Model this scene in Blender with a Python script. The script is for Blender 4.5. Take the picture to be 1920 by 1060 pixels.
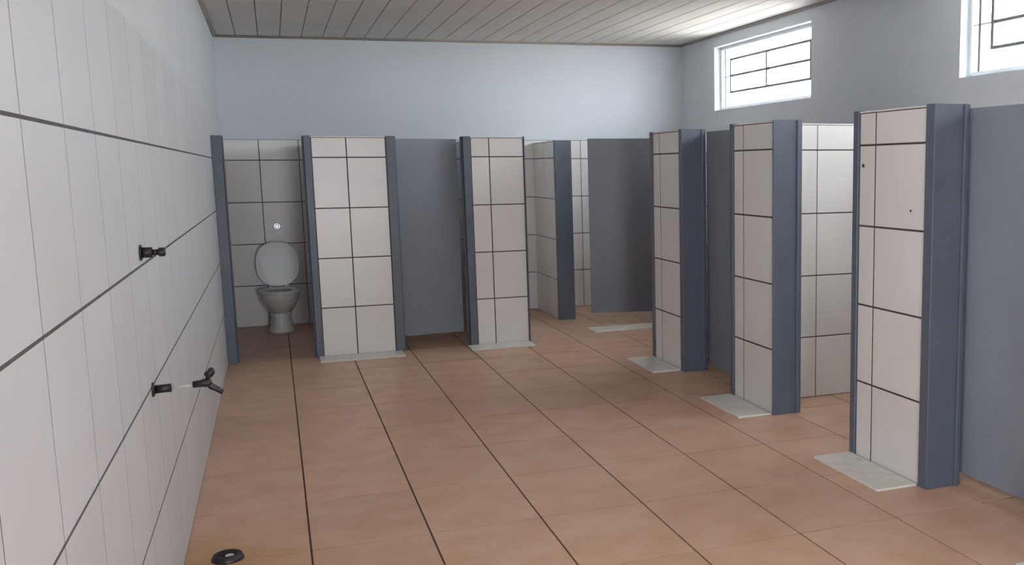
import bpy, math, random
from mathutils import Vector, Matrix
random.seed(7)
for o in list(bpy.data.objects): bpy.data.objects.remove(o)
scene = bpy.context.scene
col = scene.collection

# ------------------------------------------------------------------ room measures (metres)
T = 0.42                         # wall tile height
CAMH = 1.576
XL, XR, XW = -0.436, 2.862, 4.478     # left wall, front of the side stalls, right wall
YB, YW, YN = 8.94, 11.05, -2.2        # front of the back stalls, back wall, wall behind the camera
HS = 1.846                        # stall height
HC = 2.93                         # ceiling
WZ0, WZ1 = 2.178, 2.846           # window sill and head
WINS = [(7.99, 10.11), (3.76, 5.88), (-0.47, 1.65)]
LWIN = (0.35, 2.55)              # window of the tiled wall, behind the camera

# ------------------------------------------------------------------ camera
cd = bpy.data.cameras.new('camera'); cam = bpy.data.objects.new('camera', cd); col.objects.link(cam)
F_PX, YAW, PITCH, ROLL, CX, CY = 1873.74, 0.3998, -0.1453, -0.0086, 350.6, 57.3
cy, sy, cp, sp = math.cos(YAW), math.sin(YAW), math.cos(PITCH), math.sin(PITCH)
Fv = Vector((sy*cp, cy*cp, sp)); Rv = Vector((cy, -sy, 0)); Uv = Rv.cross(Fv)
R2 = Rv*math.cos(ROLL) + Uv*math.sin(ROLL); U2 = -Rv*math.sin(ROLL) + Uv*math.cos(ROLL)
m = Matrix(((R2.x, U2.x, -Fv.x), (R2.y, U2.y, -Fv.y), (R2.z, U2.z, -Fv.z))).to_4x4()
m.translation = (0, 0, CAMH); cam.matrix_world = m
cd.sensor_fit = 'HORIZONTAL'; cd.sensor_width = 36.0; cd.lens = F_PX/1920*36
cd.shift_x = -CX/1920; cd.shift_y = CY/1920; cd.clip_start = 0.05
scene.camera = cam

# ------------------------------------------------------------------ sky, daylight, exposure
w = bpy.data.worlds.new('overcast_sky'); scene.world = w; w.use_nodes = True
bg = w.node_tree.nodes['Background']; bg.inputs['Color'].default_value = (0.90, 0.955, 1.0, 1); bg.inputs['Strength'].default_value = 9.0
scene.view_settings.view_transform = 'Standard'; scene.view_settings.look = 'None'
scene.view_settings.gamma = 1; scene.view_settings.use_curve_mapping = False
scene.view_settings.exposure = 1.36
sl = bpy.data.lights.new('sun', 'SUN'); sl.energy = 3; sl.angle = 0.05; sl.color = (1.0, 0.95, 0.88)
so = bpy.data.objects.new('sun', sl); col.objects.link(so)
so.rotation_euler = Vector((0.0, -0.4, -1.0)).to_track_quat('-Z', 'Y').to_euler()
def portal(name, loc, rot, sx, sy_):
    l = bpy.data.lights.new(name, 'AREA'); l.shape = 'RECTANGLE'; l.size = sx; l.size_y = sy_
    l.cycles.is_portal = True
    o = bpy.data.objects.new(name, l); o.location = loc; o.rotation_euler = rot; col.objects.link(o)
for a, b in WINS:
    portal('window_portal', (XW+0.24, (a+b)/2, (WZ0+WZ1)/2), (0, math.pi/2, 0), WZ1-WZ0, b-a)
portal('window_portal', (XL-0.24, sum(LWIN)/2, (WZ0+WZ1)/2), (0, -math.pi/2, 0), WZ1-WZ0, LWIN[1]-LWIN[0])

portal('doorway_portal', (0.8, YN-0.22, 1.075), (math.pi/2, 0, 0), 1.0, 2.15)

# ------------------------------------------------------------------ materials
def mat(name, color, rough=0.5, var=0.0, noise=0.0, nscale=6.0, spec=0.5, metal=0.0, dark=None, bump=0.0, bscale=60.0):
    mt = bpy.data.materials.new(name); mt.use_nodes = True
    nt = mt.node_tree; b = nt.nodes['Principled BSDF']
    b.inputs['Roughness'].default_value = rough; b.inputs['Metallic'].default_value = metal
    b.inputs['Specular IOR Level'].default_value = spec
    c4 = (*color, 1)
    b.inputs['Base Color'].default_value = c4
    out = None
    tc = nt.nodes.new('ShaderNodeTexCoord'); geo = nt.nodes.new('ShaderNodeNewGeometry')
    if noise > 0:
        n = nt.nodes.new('ShaderNodeTexNoise'); n.inputs['Scale'].default_value = nscale; n.inputs['Detail'].default_value = 5
        nt.links.new(geo.outputs['Position'], n.inputs['Vector'])
        r = nt.nodes.new('ShaderNodeValToRGB'); r.color_ramp.elements[0].position = 0.3; r.color_ramp.elements[1].position = 0.7
        d = dark or tuple(x*(1-noise) for x in color)
        r.color_ramp.elements[0].color = (*d, 1); r.color_ramp.elements[1].color = c4
        nt.links.new(n.outputs['Fac'], r.inputs['Fac']); out = r.outputs['Color']
    if var > 0:
        oi = nt.nodes.new('ShaderNodeObjectInfo'); mr = nt.nodes.new('ShaderNodeMapRange')
        mr.inputs['To Min'].default_value = 1-var; mr.inputs['To Max'].default_value = 1+var*0.5
        nt.links.new(oi.outputs['Random'], mr.inputs['Value'])
        mx = nt.nodes.new('ShaderNodeMix'); mx.data_type = 'RGBA'; mx.blend_type = 'MULTIPLY'; mx.inputs['Factor'].default_value = 1
        if out: nt.links.new(out, mx.inputs['A'])
        else: mx.inputs['A'].default_value = c4
        nt.links.new(mr.outputs['Result'], mx.inputs['B']); out = mx.outputs['Result']
    if out: nt.links.new(out, b.inputs['Base Color'])
    if bump > 0:
        n2 = nt.nodes.new('ShaderNodeTexNoise'); n2.inputs['Scale'].default_value = bscale; n2.inputs['Detail'].default_value = 3
        nt.links.new(geo.outputs['Position'], n2.inputs['Vector'])
        bp = nt.nodes.new('ShaderNodeBump'); bp.inputs['Strength'].default_value = bump; bp.inputs['Distance'].default_value = 0.004
        nt.links.new(n2.outputs['Fac'], bp.inputs['Height']); nt.links.new(bp.outputs['Normal'], b.inputs['Normal'])
    return mt
M = {
 'tile': mat('white_glazed_tile', (0.80, 0.765, 0.75), 0.30, var=0.04, noise=0.05, nscale=3, bump=0.05, bscale=9),
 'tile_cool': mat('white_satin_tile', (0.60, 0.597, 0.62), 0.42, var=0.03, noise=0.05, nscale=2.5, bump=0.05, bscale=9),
 'sill': mat('white_threshold_stone', (0.82, 0.79, 0.73), 0.45, noise=0.12, nscale=14),
 'grout': mat('dark_grout', (0.085, 0.068, 0.06), 0.9, noise=0.3, nscale=20),
 'grout_grey': mat('grey_grout', (0.10, 0.095, 0.10), 0.9, noise=0.3, nscale=20),
 'floor': mat('terracotta_beige_floor_tile', (0.70, 0.46, 0.33), 0.40, var=0.07, noise=0.22, nscale=4.5, dark=(0.60, 0.36, 0.235), bump=0.05, bscale=12),
 'floor_grout': mat('brown_floor_grout', (0.13, 0.07, 0.045), 0.9, noise=0.3, nscale=15),
 'paint': mat('pale_blue_grey_wall_paint', (0.70, 0.735, 0.785), 0.7, noise=0.05, nscale=1.5, bump=0.08),
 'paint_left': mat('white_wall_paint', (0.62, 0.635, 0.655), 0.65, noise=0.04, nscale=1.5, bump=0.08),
 'ceiling': mat('cream_ceiling_board', (0.78, 0.735, 0.70), 0.7, var=0.02, noise=0.06, nscale=2, spec=0.2),
 'ceiling_gap': mat('ceiling_joint', (0.55, 0.51, 0.48), 0.8, noise=0.2),
 'trim': mat('dusty_taupe_trim', (0.40, 0.345, 0.31), 0.6, noise=0.15, nscale=8),
 'steel': mat('blue_grey_painted_steel', (0.110, 0.130, 0.172), 0.42, noise=0.12, nscale=5),
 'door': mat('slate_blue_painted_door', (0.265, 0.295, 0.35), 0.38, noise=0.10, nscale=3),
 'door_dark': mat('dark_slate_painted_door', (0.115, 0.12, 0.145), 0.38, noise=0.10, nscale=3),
 'frame_white': mat('white_window_metal', (0.72, 0.73, 0.75), 0.4, noise=0.05),
 'bar': mat('grey_window_bar', (0.24, 0.235, 0.25), 0.5, noise=0.1),
 'porcelain': mat('white_porcelain', (0.80, 0.79, 0.77), 0.12, noise=0.03, spec=0.6),
 'plastic': mat('white_seat_plastic', (0.80, 0.80, 0.79), 0.3, noise=0.03),
 'chrome': mat('chrome', (0.60, 0.61, 0.63), 0.35, noise=0.03, metal=1.0),
 'black': mat('black_plastic', (0.018, 0.014, 0.020), 0.4, noise=0.2),
 'pvc': mat('grey_pvc_pipe', (0.55, 0.54, 0.53), 0.45, noise=0.05),
 'ground': mat('concrete_yard', (0.55, 0.51, 0.46), 0.9, noise=0.2),
}
def add_stain(mt, centre, radius, color, amount):
    nt = mt.node_tree; b = nt.nodes['Principled BSDF']; src = b.inputs['Base Color'].links[0].from_socket
    geo = nt.nodes.new('ShaderNodeNewGeometry'); d = nt.nodes.new('ShaderNodeVectorMath'); d.operation = 'DISTANCE'; d.inputs[1].default_value = centre
    n = nt.nodes.new('ShaderNodeTexNoise'); n.inputs['Scale'].default_value = 3.5; nt.links.new(geo.outputs['Position'], n.inputs['Vector'])
    nt.links.new(geo.outputs['Position'], d.inputs[0])
    ad = nt.nodes.new('ShaderNodeMath'); ad.operation = 'MULTIPLY_ADD'; ad.inputs[1].default_value = 0.8; nt.links.new(n.outputs['Fac'], ad.inputs[0]); nt.links.new(d.outputs['Value'], ad.inputs[2])
    mr = nt.nodes.new('ShaderNodeMapRange'); mr.inputs['From Min'].default_value = 0.4; mr.inputs['From Max'].default_value = 0.4+radius; mr.inputs['To Min'].default_value = amount; mr.inputs['To Max'].default_value = 0
    nt.links.new(ad.outputs[0], mr.inputs['Value'])
    mx = nt.nodes.new('ShaderNodeMix'); mx.data_type = 'RGBA'; nt.links.new(mr.outputs['Result'], mx.inputs['Factor'])
    nt.links.new(src, mx.inputs['A']); mx.inputs['B'].default_value = (*color, 1); nt.links.new(mx.outputs['Result'], b.inputs['Base Color'])
add_stain(M['floor'], (-0.35, 4.35, 0), 0.55, (0.52, 0.29, 0.12), 0.8)
g = bpy.data.materials.new('window_glass'); g.use_nodes = True; nt = g.node_tree; nt.nodes.clear()
o_ = nt.nodes.new('ShaderNodeOutputMaterial'); tr = nt.nodes.new('ShaderNodeBsdfTransparent'); gl = nt.nodes.new('ShaderNodeBsdfGlossy')
tr.inputs['Color'].default_value = (0.95, 0.97, 0.97, 1); gl.inputs['Roughness'].default_value = 0.05
mx = nt.nodes.new('ShaderNodeMixShader')
mx.inputs[0].default_value = 0.06; nt.links.new(tr.outputs[0], mx.inputs[1]); nt.links.new(gl.outputs[0], mx.inputs[2]); nt.links.new(mx.outputs[0], o_.inputs[0])
M['glass'] = g

# ------------------------------------------------------------------ mesh helpers
class MB:
    def __init__(s): s.v, s.f, s.sm = [], [], []
    def add(s, vs, fs, smooth=False):
        k = len(s.v); s.v += [tuple(v) for v in vs]
        for f in fs: s.f.append([i+k for i in f]); s.sm.append(smooth)
        return s
    def box(s, x0, x1, y0, y1, z0, z1, b=0.0):
        if b <= 0:
            vs = [(x, y, z) for z in (z0, z1) for y in (y0, y1) for x in (x0, x1)]
            return s.add(vs, [(0,2,3,1), (4,5,7,6), (0,1,5,4), (2,6,7,3), (0,4,6,2), (1,3,7,5)])
        import bmesh
        bm = bmesh.new(); bmesh.ops.create_cube(bm, size=1)
        for v in bm.verts: v.co = ((x0+x1)/2+v.co.x*(x1-x0), (y0+y1)/2+v.co.y*(y1-y0), (z0+z1)/2+v.co.z*(z1-z0))
        bmesh.ops.bevel(bm, geom=bm.edges[:], offset=b, segments=2, affect='EDGES', profile=0.5)
        bm.verts.index_update()
        s.add([v.co[:] for v in bm.verts], [[v.index for v in f.verts] for f in bm.faces]); bm.free(); return s
    def loft(s, rings, cap=True, smooth=True):
        n = len(rings[0]); vs = [p for r in rings for p in r]; fs = []
        for i in range(len(rings)-1):
            for j in range(n):
                fs.append((i*n+j, i*n+(j+1) % n, (i+1)*n+(j+1) % n, (i+1)*n+j))
        s.add(vs, fs, smooth)
        if cap:
            k = len(s.v)-len(vs)
            s.f.append([k+i for i in reversed(range(n))]); s.sm.append(False)
            s.f.append([k+(len(rings)-1)*n+i for i in range(n)]); s.sm.append(False)
        return s
    def tube(s, pts, rad, n=14, cap=True):
        pts = [Vector(p) for p in pts]; rads = rad if isinstance(rad, (list, tuple)) else [rad]*len(pts); rings = []
        for i, p in enumerate(pts):
            d = (pts[min(i+1, len(pts)-1)]-pts[max(i-1, 0)]).normalized()
            a = d.cross(Vector((0, 0, 1)) if abs(d.z) < 0.9 else Vector((1, 0, 0))).normalized(); b = d.cross(a)
            rings.append([p+(a*math.cos(t)+b*math.sin(t))*rads[i] for t in [2*math.pi*k/n for k in range(n)]])
        return s.loft(rings, cap)
    def build(s, name, m, parent=None):
        me = bpy.data.meshes.new(name); me.from_pydata(s.v, [], s.f); me.materials.append(M[m] if isinstance(m, str) else m)
        me.polygons.foreach_set('use_smooth', s.sm); me.validate()
        import bmesh
        bm = bmesh.new(); bm.from_mesh(me); bmesh.ops.recalc_face_normals(bm, faces=bm.faces); bm.to_mesh(me); bm.free()
        return link(name, me, parent)
def link(name, me, parent=None):
    o = bpy.data.objects.new(name, me); col.objects.link(o); o.parent = parent; return o
def tag(o, label, cat=None, group=None, kind=None):
    o['label'] = label
    if cat: o['category'] = cat
    if group: o['group'] = group
    if kind: o['kind'] = kind
    return o
def struct(o, label): return tag(o, label, kind='structure')
def thing(name, loc, label, cat, group=None, rz=0):
    e = bpy.data.objects.new(name, None); col.objects.link(e); e.location = loc; e.rotation_euler = (0, 0, rz); e.empty_display_size = 0.1
    return tag(e, label, cat, group)

# one tile: bevelled slab, lying in local XY with its face to +Z; meshes are shared by size
_tiles = {}
def tile_mesh(w_, h_, t, mt, b=0.0008):
    key = (round(w_, 3), round(h_, 3), round(t, 4), mt, b)
    if key in _tiles: return _tiles[key]
    a, c = w_/2, h_/2
    ring = lambda i, z: [(-a+i, -c+i, z), (a-i, -c+i, z), (a-i, c-i, z), (-a+i, c-i, z)]
    vs = ring(0, 0)+ring(0, t-b)+ring(b, t)
    fs = [(3, 2, 1, 0), (8, 9, 10, 11)]
    for k in (0, 4): fs += [(k+j, k+(j+1) % 4, k+4+(j+1) % 4, k+4+j) for j in range(4)]
    me = bpy.data.meshes.new('tile'); me.from_pydata(vs, [], fs); me.materials.append(M[mt]); _tiles[key] = me
    return me
def edges(lo, hi, first, step):
    k = math.floor((lo-first)/step)+1; e = [lo]
    while first+k*step < hi-0.012:
        if first+k*step > lo+0.012: e.append(first+k*step)
        k += 1
    return e+[hi]
def tiles(parent, origin, ux, uy, xs, ys, mt='tile', t=0.007, gx=0.004, gy=0.005, name='tile', bev=0.0008):
    """tiles on the plane through origin spanned by ux, uy (face along ux x uy)"""
    ux, uy = Vector(ux), Vector(uy); n = ux.cross(uy)
    R = Matrix((ux, uy, n)).transposed().to_4x4()
    for i in range(len(xs)-1):
        for j in range(len(ys)-1):
            w_, h_ = xs[i+1]-xs[i]-gx, ys[j+1]-ys[j]-gy
            if w_ < 0.008 or h_ < 0.008: continue
            a, b = (xs[i]+xs[i+1])/2, (ys[j]+ys[j+1])/2
            o = link(name, tile_mesh(w_, h_, t, mt, bev), parent)
            mm = R.copy(); mm.translation = Vector(origin)+ux*a+uy*b
            o.matrix_local = mm
ROWS = [0, T, 2*T, 3*T, 4*T]

# ------------------------------------------------------------------ floor
fl = struct(MB().box(XL-0.2, XW+0.2, YN-0.2, YW+0.2, -0.15, -0.004).build('floor', 'floor_grout'), 'tan ceramic tile floor with brown grout lines')
FX, FY = 0.4895, 0.664
tiles(fl, (0, 0, -0.008), (1, 0, 0), (0, 1, 0), edges(XL, XW, XL, FX), edges(YN, YW, 4.98, FY), 'floor', t=0.008, gx=0.008, gy=0.008, name='floor_tile')

# ------------------------------------------------------------------ walls
wl = MB()
for q in ((YN-.2, YW+.2, 0, WZ0), (YN-.2, YW+.2, WZ1, HC+.25), (YN-.2, LWIN[0], WZ0, WZ1), (LWIN[1], YW+.2, WZ0, WZ1)): wl.box(XL-.2, XL, *q)
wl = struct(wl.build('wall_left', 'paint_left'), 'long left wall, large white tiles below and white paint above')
gb = MB().box(XL, XL+0.0097, YN, YW, 0, 5*T-.006).build('grout_bed', 'grout_grey', wl)
yl = edges(YN, YW, 2.25, 0.435)
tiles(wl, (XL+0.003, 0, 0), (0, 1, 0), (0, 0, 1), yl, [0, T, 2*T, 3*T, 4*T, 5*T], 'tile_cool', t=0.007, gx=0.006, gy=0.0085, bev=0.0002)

wb = struct(MB().box(XL, XW, YW, YW+0.2, 0, HC+0.25).build('wall_back', 'paint'), 'back wall painted pale grey above the stalls, tiled below')
MB().box(XL, XW, YW-0.004, YW, 0, 1.885).build('grout_bed', 'grout', wb)
tiles(wb, (0, YW-0.003, 0), (1, 0, 0), (0, 0, 1), edges(XL, XW, -0.10, 0.37), ROWS+[1.885], 'tile', gx=0.007, gy=0.008)

# right wall with window openings
wr = MB()
ys = [YN-0.2]+sorted([y for p in WINS for y in p])+[YW+0.2]
wr.box(XW, XW+0.2, YN-0.2, YW+0.2, 0, WZ0); wr.box(XW, XW+0.2, YN-0.2, YW+0.2, WZ1, HC+0.25)
for i in range(0, len(ys), 2): wr.box(XW, XW+0.2, ys[i], ys[i+1], WZ0, WZ1)
wr = struct(wr.build('wall_right', 'paint'), 'right wall painted pale grey with high barred windows')
MB().box(XW-0.004, XW, 2.45, YW, 0, 1.885).build('grout_bed', 'grout', wr)
tiles(wr, (XW-0.003, 0, 0), (0, -1, 0), (0, 0, 1), edges(-YW, -2.45, -YW, 0.45), ROWS+[1.885], 'tile', gx=0.006, gy=0.007)

wn = MB()
wn.box(XL, 0.3, YN-0.2, YN, 0, HC+0.25); wn.box(1.3, XW, YN-0.2, YN, 0, HC+0.25); wn.box(0.3, 1.3, YN-0.2, YN, 2.15, HC+0.25)
struct(wn.build('wall_near', 'paint'), 'entrance wall with an open doorway')

# ceiling: long boards running towards the back wall, a touch higher on the window side
cz = lambda x: 2.888+0.0175*(x-XL)
cl = MB(); s_ = 0.02
cl.add([(XL-.2, YN-.2, cz(XL-.2)+s_), (XW+.2, YN-.2, cz(XW+.2)+s_), (XW+.2, YW+.2, cz(XW+.2)+s_), (XL-.2, YW+.2, cz(XL-.2)+s_),
        (XL-.2, YN-.2, 3.3), (XW+.2, YN-.2, 3.3), (XW+.2, YW+.2, 3.3), (XL-.2, YW+.2, 3.3)],
       [(0,1,2,3), (7,6,5,4), (0,4,5,1), (1,5,6,2), (2,6,7,3), (3,7,4,0)])
ce = struct(cl.build('ceiling', 'ceiling_gap'), 'ceiling of long cream boards')
bw = 0.2; n = int((XW-XL)/bw)+1
pm = MB(); h_ = (YW-YN)/2
prof = [(-bw/2+.003, .012), (-bw/2+.003, .003), (-bw/2+.008, 0), (bw/2-.008, 0), (bw/2-.003, .003), (bw/2-.003, .012)]
pm.loft([[(x, -h_, z) for x, z in prof], [(x, h_, z) for x, z in prof]], smooth=False)
p0 = pm.build('ceiling_board', 'ceiling', ce)
for i in range(n):
    o = p0 if i == 0 else link('ceiling_board', p0.data, ce)
    x = XL+bw*(i+.5)
    if x+bw/2 > XW: x = XW-bw/2
    o.location = (x, (YN+YW)/2, cz(x)+(0.0 if i < n-1 else 0.0015)); o.rotation_euler = (0, -math.atan(0.0175), 0)
def trim(i, pts, label):
    struct(MB().tube(pts, 0.016, 8).build('trim_%d' % i, 'trim'), label)
trim(1, [(XL+.012, YW-.012, cz(XL)-.008), (XW-.012, YW-.012, cz(XW)-.008)], 'thin taupe moulding where back wall meets ceiling')
trim(2, [(XW-.012, YN+.02, cz(XW)-.008), (XW-.012, YW-.03, cz(XW)-.008)], 'thin taupe moulding where window wall meets ceiling')
trim(3, [(XL+.012, YN+.02, cz(XL)-.008), (XL+.012, YW-.03, cz(XL)-.008)], 'thin taupe moulding where tiled side wall meets ceiling')
struct(MB().box(-30, 40, -30, 40, -0.5, -0.3).build('ground_outside', 'ground'), 'concrete ground outside')

# ------------------------------------------------------------------ windows
for k, (a, b) in enumerate(WINS+[LWIN]):
    x = XW+0.09 if k < 3 else XL-0.09
    lab = ['high barred window near the back corner of the room', 'high barred window in the middle of the right wall', 'high barred window of the right wall near the entrance', 'high barred window in the tiled wall by the entrance'][k]
    f = MB(); t = 0.035
    f.box(x-.02, x+.02, a, a+t, WZ0, WZ1); f.box(x-.02, x+.02, b-t, b, WZ0, WZ1); f.box(x-.02, x+.02, a+t, b-t, WZ0, WZ0+t); f.box(x-.02, x+.02, a+t, b-t, WZ1-t, WZ1)
    f = struct(f.build('window_%d' % (k+1), 'frame_white'), lab)
    g0, g1 = a+0.15, b-0.24
    zs = (2.36, 2.53, 2.70)
    for z in zs: MB().box(x-.010, x+.010, g0, g1, z-.011, z+.011).build('bar', 'bar', f)
    for y in (g0, (g0+g1)/2+.02, g1): MB().box(x-.013, x+.013, y-.014, y+.014, zs[0]-.011, zs[2]+.011).build('bar', 'bar', f)
    MB().box(x-.008, x+.008, b-.115, b-.090, WZ0+t, WZ1-t).build('mullion', 'bar', f)
    MB().box(x-.006, x+.006, g1, b-t, 2.524, 2.536).build('bar', 'frame_white', f)
    for y0, y1 in ((a+t, (g0+g1)/2+.02), ((g0+g1)/2+.02, g1), (g1, b-t)):
        MB().box(x+.013, x+.017, y0, y1, WZ0+t, WZ1-t).build('pane', 'glass', f)

# ------------------------------------------------------------------ stall fronts (short tiled wall pieces) and partitions
def front_back(x0, x1, joint, label):
    o = struct(MB().box(x0, x1, YB, YB+0.15, 0, HS).build('wall_stall_front', 'grout'), label)
    tiles(o, (0, YB+0.0052, 0), (1, 0, 0), (0, 0, 1), [x0, joint, x1], ROWS+[HS], gx=0.009, gy=0.009)
    tiles(o, (0, YB+0.148, 0), (-1, 0, 0), (0, 0, 1), [-x1, -joint, -x0], ROWS+[HS], gx=0.006, gy=0.008)
    c = MB().box(x0, x1, YB-.004, YB+.154, HS, HS+.008).build('coping', 'tile', o)
def front_side(y0, y1, joint, label):
    o = struct(MB().box(XR, XR+0.15, y0, y1, 0, HS).build('wall_stall_front', 'grout'), label)
    tiles(o, (XR+0.0052, 0, 0), (0, -1, 0), (0, 0, 1), [-y1, -joint, -y0], ROWS+[HS], gx=0.012, gy=0.010)
    tiles(o, (XR+0.148, 0, 0), (0, 1, 0), (0, 0, 1), [y0, joint, y1], ROWS+[HS], gx=0.006, gy=0.008)
    MB().box(XR-.004, XR+.154, y0, y1, HS, HS+.008).build('coping', 'tile', o)
    return o
P1 = (0.315, 0.907); P2 = (1.62, 2.085)
RP = [(2.40, 2.95, 2.8), (3.985, 4.575, 4.425), (5.565, 6.145, 6.0), (7.12, 7.70, 7.545)]
front_back(*P1, 0.590, 'white tiled wall piece between the toilet stall and the first door')
front_back(*P2, 1.780, 'white tiled wall piece between the blue door and the corner')
for (a, b, j), lab in zip(RP, ('white tiled wall piece of the side stalls nearest the entrance', 'white tiled wall piece with two small screw holes beside the open side stall',
                               'white tiled wall piece between the open side stall and a closed door', 'white tiled wall piece at the corner end of the side stalls')):
    o = front_side(a, b, j, lab)
    if 'screw' in lab:
        for y, z, q in ((4.535, 1.575, .010), (4.10, 1.355, .006)): MB().tube([(XR-.0045, y, z), (XR-.0065, y, z)], q, 10).build('screw_hole', 'grout', o)

def part_y(x0, x1, label, y0=YB+0.15):       # partition running along Y
    o = struct(MB().box(x0, x1, y0, YW-.01, 0, HS).build('wall_partition', 'grout'), label)
    e = edges(y0, YW-.012, YW-.012-.45*8, .45)
    tiles(o, (x0+.002, 0, 0), (0, -1, 0), (0, 0, 1), [-v for v in reversed(e)], ROWS+[HS], gx=.006, gy=.008)
    tiles(o, (x1-.002, 0, 0), (0, 1, 0), (0, 0, 1), e, ROWS+[HS], gx=.006, gy=.008)
    MB().box(x0-.005, x1+.005, y0, YW-.01, HS, HS+.008).build('coping', 'tile', o)
    return o
def part_x(y0, y1, label, x0=XR+0.15, first=3.36):
    o = struct(MB().box(x0, XW-.01, y0, y1, 0, HS).build('wall_partition', 'grout'), label)
    e = edges(x0, XW-.012, first, .45)
    tiles(o, (0, y0+.002, 0), (1, 0, 0), (0, 0, 1), e, ROWS+[HS], gx=.006, gy=.008)
    tiles(o, (0, y1-.002, 0), (-1, 0, 0), (0, 0, 1), [-v for v in reversed(e)], ROWS+[HS], gx=.006, gy=.008)
    MB().box(x0, XW-.01, y0-.005, y1+.005, HS, HS+.008).build('coping', 'tile', o)
part_y(0.50, 0.62, 'tiled partition between the toilet stall and the stall with the blue door')
part_y(1.80, 1.92, 'tiled partition behind the wall piece next to the corner')
cp_ = part_y(2.69, 2.85, 'tiled partition of the corner cubicle', y0=10.16)
MB().box(2.683, 2.857, 10.10, 10.158, 0, HS+.012, b=.004).build('end_cap', 'steel', cp_)
for (a, b, j), lab in zip(RP, ('tiled partition nearest the entrance', 'tiled partition behind the wall piece with the screw holes', 'tiled partition seen inside the open side stall', 'tiled partition at the corner end of the side stalls')):
    part_x(a+.34, a+.46, lab)
part_x(9.50, 9.62, 'tiled front piece of the corner cubicle beside the window wall', x0=3.72, first=3.72)

# ------------------------------------------------------------------ steel frames
def frame_parts(root, boxes):
    for nm, bx in boxes:
        MB().box(*bx, b=0.004).build(nm, 'steel', root)
FZ = HS+0.012
def frame_back(a, b, ja, jb, label, wa=.06, wb_=.065):
    """opening a..b in the back row; jamb on the given sides"""
    r = thing('door_frame', (0, 0, 0), label, 'door frame')
    if ja: frame_parts(r, [('jamb', (a, a+wa, YB-.012, YB+.16, 0, FZ)), ('stop', (a+wa, a+wa+.012, YB+.05, YB+.07, 0, FZ))])
    if jb: frame_parts(r, [('jamb', (b-wb_, b, YB-.012, YB+.16, 0, FZ)), ('stop', (b-wb_-.012, b-wb_, YB+.05, YB+.07, 0, FZ))])
    return r
def frame_side(near, far, label, jn=True, jf=True, wn_=.05, wf=.05):
    r = thing('door_frame', (0, 0, 0), label, 'door frame')
    if jn: frame_parts(r, [('jamb', (XR-.012, XR+.19, near, near+wn_, 0, FZ)), ('stop', (XR+.15, XR+.17, near+wn_, near+wn_+.012, 0, FZ))])
    if jf: frame_parts(r, [('jamb', (XR-.012, XR+.19, far-wf, far, 0, FZ)), ('stop', (XR+.15, XR+.17, far-wf-.012, far-wf, 0, FZ))])
    return r
frame_back(XL+.010, P1[0]-.001, True, True, 'blue grey steel frame around the toilet stall opening', .075, .056)
frame_back(P1[1]+.001, P2[0]-.001, True, True, 'blue grey steel frame around the ajar blue door of the back stalls', .075, .065)
frame_back(P2[1]+.001, 2.6, True, False, 'thin dark steel edge on the wall piece next to the corner', .012)
frame_side(RP[0][1]+.001, RP[1][0]-.001, 'blue grey steel frame around the closed door nearest the entrance', wf=.07)
frame_side(RP[1][1]+.001, RP[2][0]-.001, 'blue grey steel frame around the open side stall', wn_=.05, wf=.016)
frame_side(RP[2][1]+.001, RP[3][0]-.001, 'blue grey steel frame around the closed door near the corner', wn_=.05, wf=.06)
frame_side(RP[3][1]+.001, 8.7, 'thin steel edge on the corner end of the side stalls', wn_=.05, jf=False)
r = thing('door_frame', (0, 0, 0), 'dark blue steel hinge post of the corner cubicle door', 'door frame')
frame_parts(r, [('jamb', (3.655, 3.715, 9.45, 9.63, 0, FZ))])

# ------------------------------------------------------------------ doors (hinge at the origin, leaf along +X, face to -Y)
def door(loc, rz, width, z0, z1, label, knob=True, t=0.032, side=1, mt='door'):
    r = thing('stall_door', loc, label, 'door', rz=rz)
    MB().box(0.004, width, .014, t+.014, z0, z1, b=.003).build('leaf', mt, r)
    for z in (z0+.2, (z0+z1)/2, z1-.2): MB().tube([(0, .022, z-.045), (0, .022, z+.045)], .007, 10).build('hinge', 'steel', r)
    t += .014
    if knob:
        l = MB().box(width-.10, width-.02, t if side > 0 else .002, t+.012 if side > 0 else .014, .98, 1.02, b=.003).build('latch', 'chrome', r)
        MB().tube([(width-.06, t+.010 if side > 0 else .004, 1.0), (width-.06, t+.035 if side > 0 else -.021, 1.0)], .008, 10).build('latch_knob', 'chrome', l)
    return r
# back stall, hinged at the wall piece beside the toilet stall, ajar inwards
door((P1[1]+.040, YB+.166, 0), math.radians(7), 0.60, .10, HS-.005, 'slate blue stall door left ajar in the back row')
# side stalls: leaf along Y, face towards -X
door((XR+.195, 3.950, 0), math.radians(-90), 0.95, .055, HS-.005, 'wide slate blue stall door, closed, nearest the entrance')
door((XR+.195, 7.10, 0), math.radians(-90), 0.93, .045, HS-.005, 'slate blue stall door, closed, between two side wall pieces')
# corner cubicle, hinged at its right jamb, ajar inwards
door((3.65, 9.47, 0), math.radians(180-15), 0.775, .125, HS+.015, 'dark slate blue door of the corner cubicle, ajar above a gap', side=-1, mt='door_dark')

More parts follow.
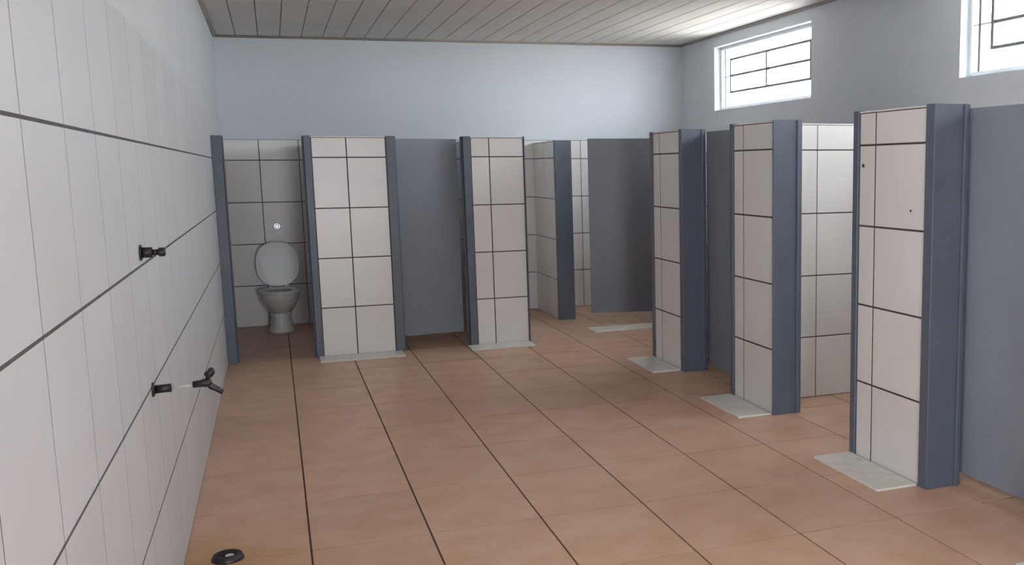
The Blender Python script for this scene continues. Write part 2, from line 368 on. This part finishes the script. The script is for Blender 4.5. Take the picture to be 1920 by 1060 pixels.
# ------------------------------------------------------------------ white threshold strips in front of the wall pieces
def sill(x0, x1, y0, y1, label):
    tag(MB().box(x0, x1, y0, y1, 0.0, .012, b=.003).build('threshold_slab', 'sill'), label, 'threshold', 'white slabs at the feet of the wall pieces')
sill(P1[0]-.04, P1[1]+.05, YB-.27, YB-.013, 'white floor slab at the foot of the wide wall piece beside the toilet stall')
sill(P2[0]-.10, P2[1], YB-.25, YB-.013, 'white floor slab at the foot of the wall piece beside the ajar door')
for (a, b, j), lab in zip(RP, ('entrance end', 'wall piece beside the open side stall, nearer the entrance', 'wall piece between the open stall and the closed door', 'last side wall piece by the corner')):
    sill(XR-.245, XR-.013, a+.0, b+.04, 'white floor slab at the foot of the '+lab)
sill(2.78, 3.6, 9.16, 9.44, 'white floor slab before the corner cubicle door')

# ------------------------------------------------------------------ toilet
tz = thing('toilet', (0.0, 10.62, 0), 'white porcelain toilet with its lid raised against the tiled wall', 'toilet')
def oval(cx_, cy_, rx, ry, z, n=28, back=None):
    out = []
    for k in range(n):
        a = 2*math.pi*k/n; x = cx_+rx*math.cos(a); y = cy_+ry*math.sin(a)
        if back is not None: y = min(y, back)
        out.append((x, y, z))
    return out
MB().loft([oval(0, .05, .125, .20, 0), oval(0, .05, .125, .20, .02), oval(0, .05, .105, .175, .05), oval(0, .05, .095, .16, .14), oval(0, .04, .105, .175, .20)]).build('pedestal', 'porcelain', tz)
b_ = MB()
b_.loft([oval(0, .04, .105, .175, .195), oval(0, .02, .15, .22, .26), oval(0, 0, .178, .255, .33), oval(0, -.01, .185, .265, .375), oval(0, -.01, .185, .265, .39),
         oval(0, -.01, .145, .215, .39), oval(0, 0, .13, .19, .33), oval(0, .02, .08, .11, .24)])
bo = b_.build('bowl', 'porcelain', tz)
MB().box(-.14, .14, .19, .33, .30, .39, b=.02).build('rear_deck', 'porcelain', tz)
s_ = MB()
s_.loft([oval(0, -.005, .195, .275, .393), oval(0, -.005, .198, .278, .405), oval(0, -.005, .185, .265, .415), oval(0, -.005, .128, .200, .415), oval(0, -.005, .12, .19, .395), oval(0, -.005, .195, .275, .393)], cap=False)
s_.build('seat', 'plastic', tz)
# raised lid, leaning back a little: an oval slab in the XZ plane
rings = []
for y, k in ((0, .96), (.004, 1), (.018, 1), (.022, .95)):
    rings.append([(.205*k*math.copysign(abs(math.cos(a))**.85, math.cos(a)), .245+y+.10*(.22+.22*k*math.sin(a)), .645+.225*k*math.copysign(abs(math.sin(a))**.8, math.sin(a))) for a in [2*math.pi*i/32 for i in range(32)]])
MB().loft(rings).build('lid', 'plastic', tz)
for sx in (-.075, .075): MB().tube([(sx-.02, .25, .415), (sx+.02, .25, .415)], .014, 10).build('lid_hinge', 'plastic', tz)
fv = thing('flush_valve', (0.02, YW-.004, 1.015), 'small round metal flush button on the tiles above the toilet', 'flush valve')
MB().tube([(0, 0, 0), (0, -.012, 0), (0, -.016, 0)], [.036, .036, .03], 20).build('wall_plate', 'chrome', fv)
MB().tube([(0, -.014, 0), (0, -.04, 0), (0, -.046, 0)], [.02, .02, .015], 18).build('button', 'chrome', fv)

# ------------------------------------------------------------------ fittings on the left wall
ps = thing('pipe_stub', (XL+.009, 3.84, 1.305), 'short black capped pipe stub on the tiled wall above the tap', 'pipe fitting')
MB().tube([(0, 0, 0), (.008, 0, 0)], .030, 16).build('wall_flange', 'black', ps)
MB().tube([(.006, 0, 0), (.045, 0, 0)], .022, 6).build('hex_nut', 'black', ps)
MB().tube([(.043, 0, 0), (.066, 0, 0)], .011, 12).build('nipple', 'black', ps)
MB().tube([(.064, 0, 0), (.070, 0, 0), (.088, 0, 0), (.092, 0, 0)], [.010, .017, .017, .012], 12).build('cap', 'black', ps)
tp = thing('wall_tap', (XL+.009, 3.85, .83), 'black tap with lever on a long pipe out of the tiled wall', 'tap')
MB().tube([(0, 0, 0), (.006, 0, 0), (.012, 0, 0)], [.026, .026, .018], 16).build('wall_flange', 'black', tp)
MB().tube([(.010, 0, 0), (.078, 0, .002)], .0155, 6).build('hex_nut', 'black', tp)
MB().tube([(.074, 0, .002), (.175, 0, .004)], .0055, 10).build('pipe', 'pvc', tp)
tb = MB(); tb.tube([(.165, 0, .006), (.20, 0, .008), (.225, 0, .010), (.24, 0, .008)], [.012, .013, .017, .014]); tb.build('valve_body', 'black', tp)
MB().tube([(.228, 0, .012), (.238, 0, -.004), (.262, 0, -.016), (.285, 0, -.030)], [.014, .013, .011, .010]).build('spout', 'black', tp)
hd = MB().tube([(.225, 0, .014), (.230, 0, .040)], [.010, .009]).build('stem', 'black', tp)
MB().tube([(.218, 0, .046), (.226, 0, .036), (.240, 0, .044), (.252, 0, .052), (.256, 0, .054)], [.008, .015, .017, .013, .006], 12).build('handle', 'black', hd)

tp.scale = (.77, 1.0, 1.0); ps.scale = (.85, .9, .9)
# drain outlet on the floor
dr = thing('floor_drain', (-.265, 4.36, 0), 'dark open drain pipe end in the floor below the tap', 'drain')
MB().loft([[(r_*math.cos(a), r_*math.sin(a), z) for a in [2*math.pi*i/24 for i in range(24)]] for r_, z in ((.062, 0), (.062, .006), (.054, .022), (.050, .024), (.040, .024), (.038, .003))]).build('collar', 'black', dr)
MB().tube([(.008, -.005, .003), (.008, -.005, .018)], .017, 12).build('inner_pipe', 'pvc', dr)
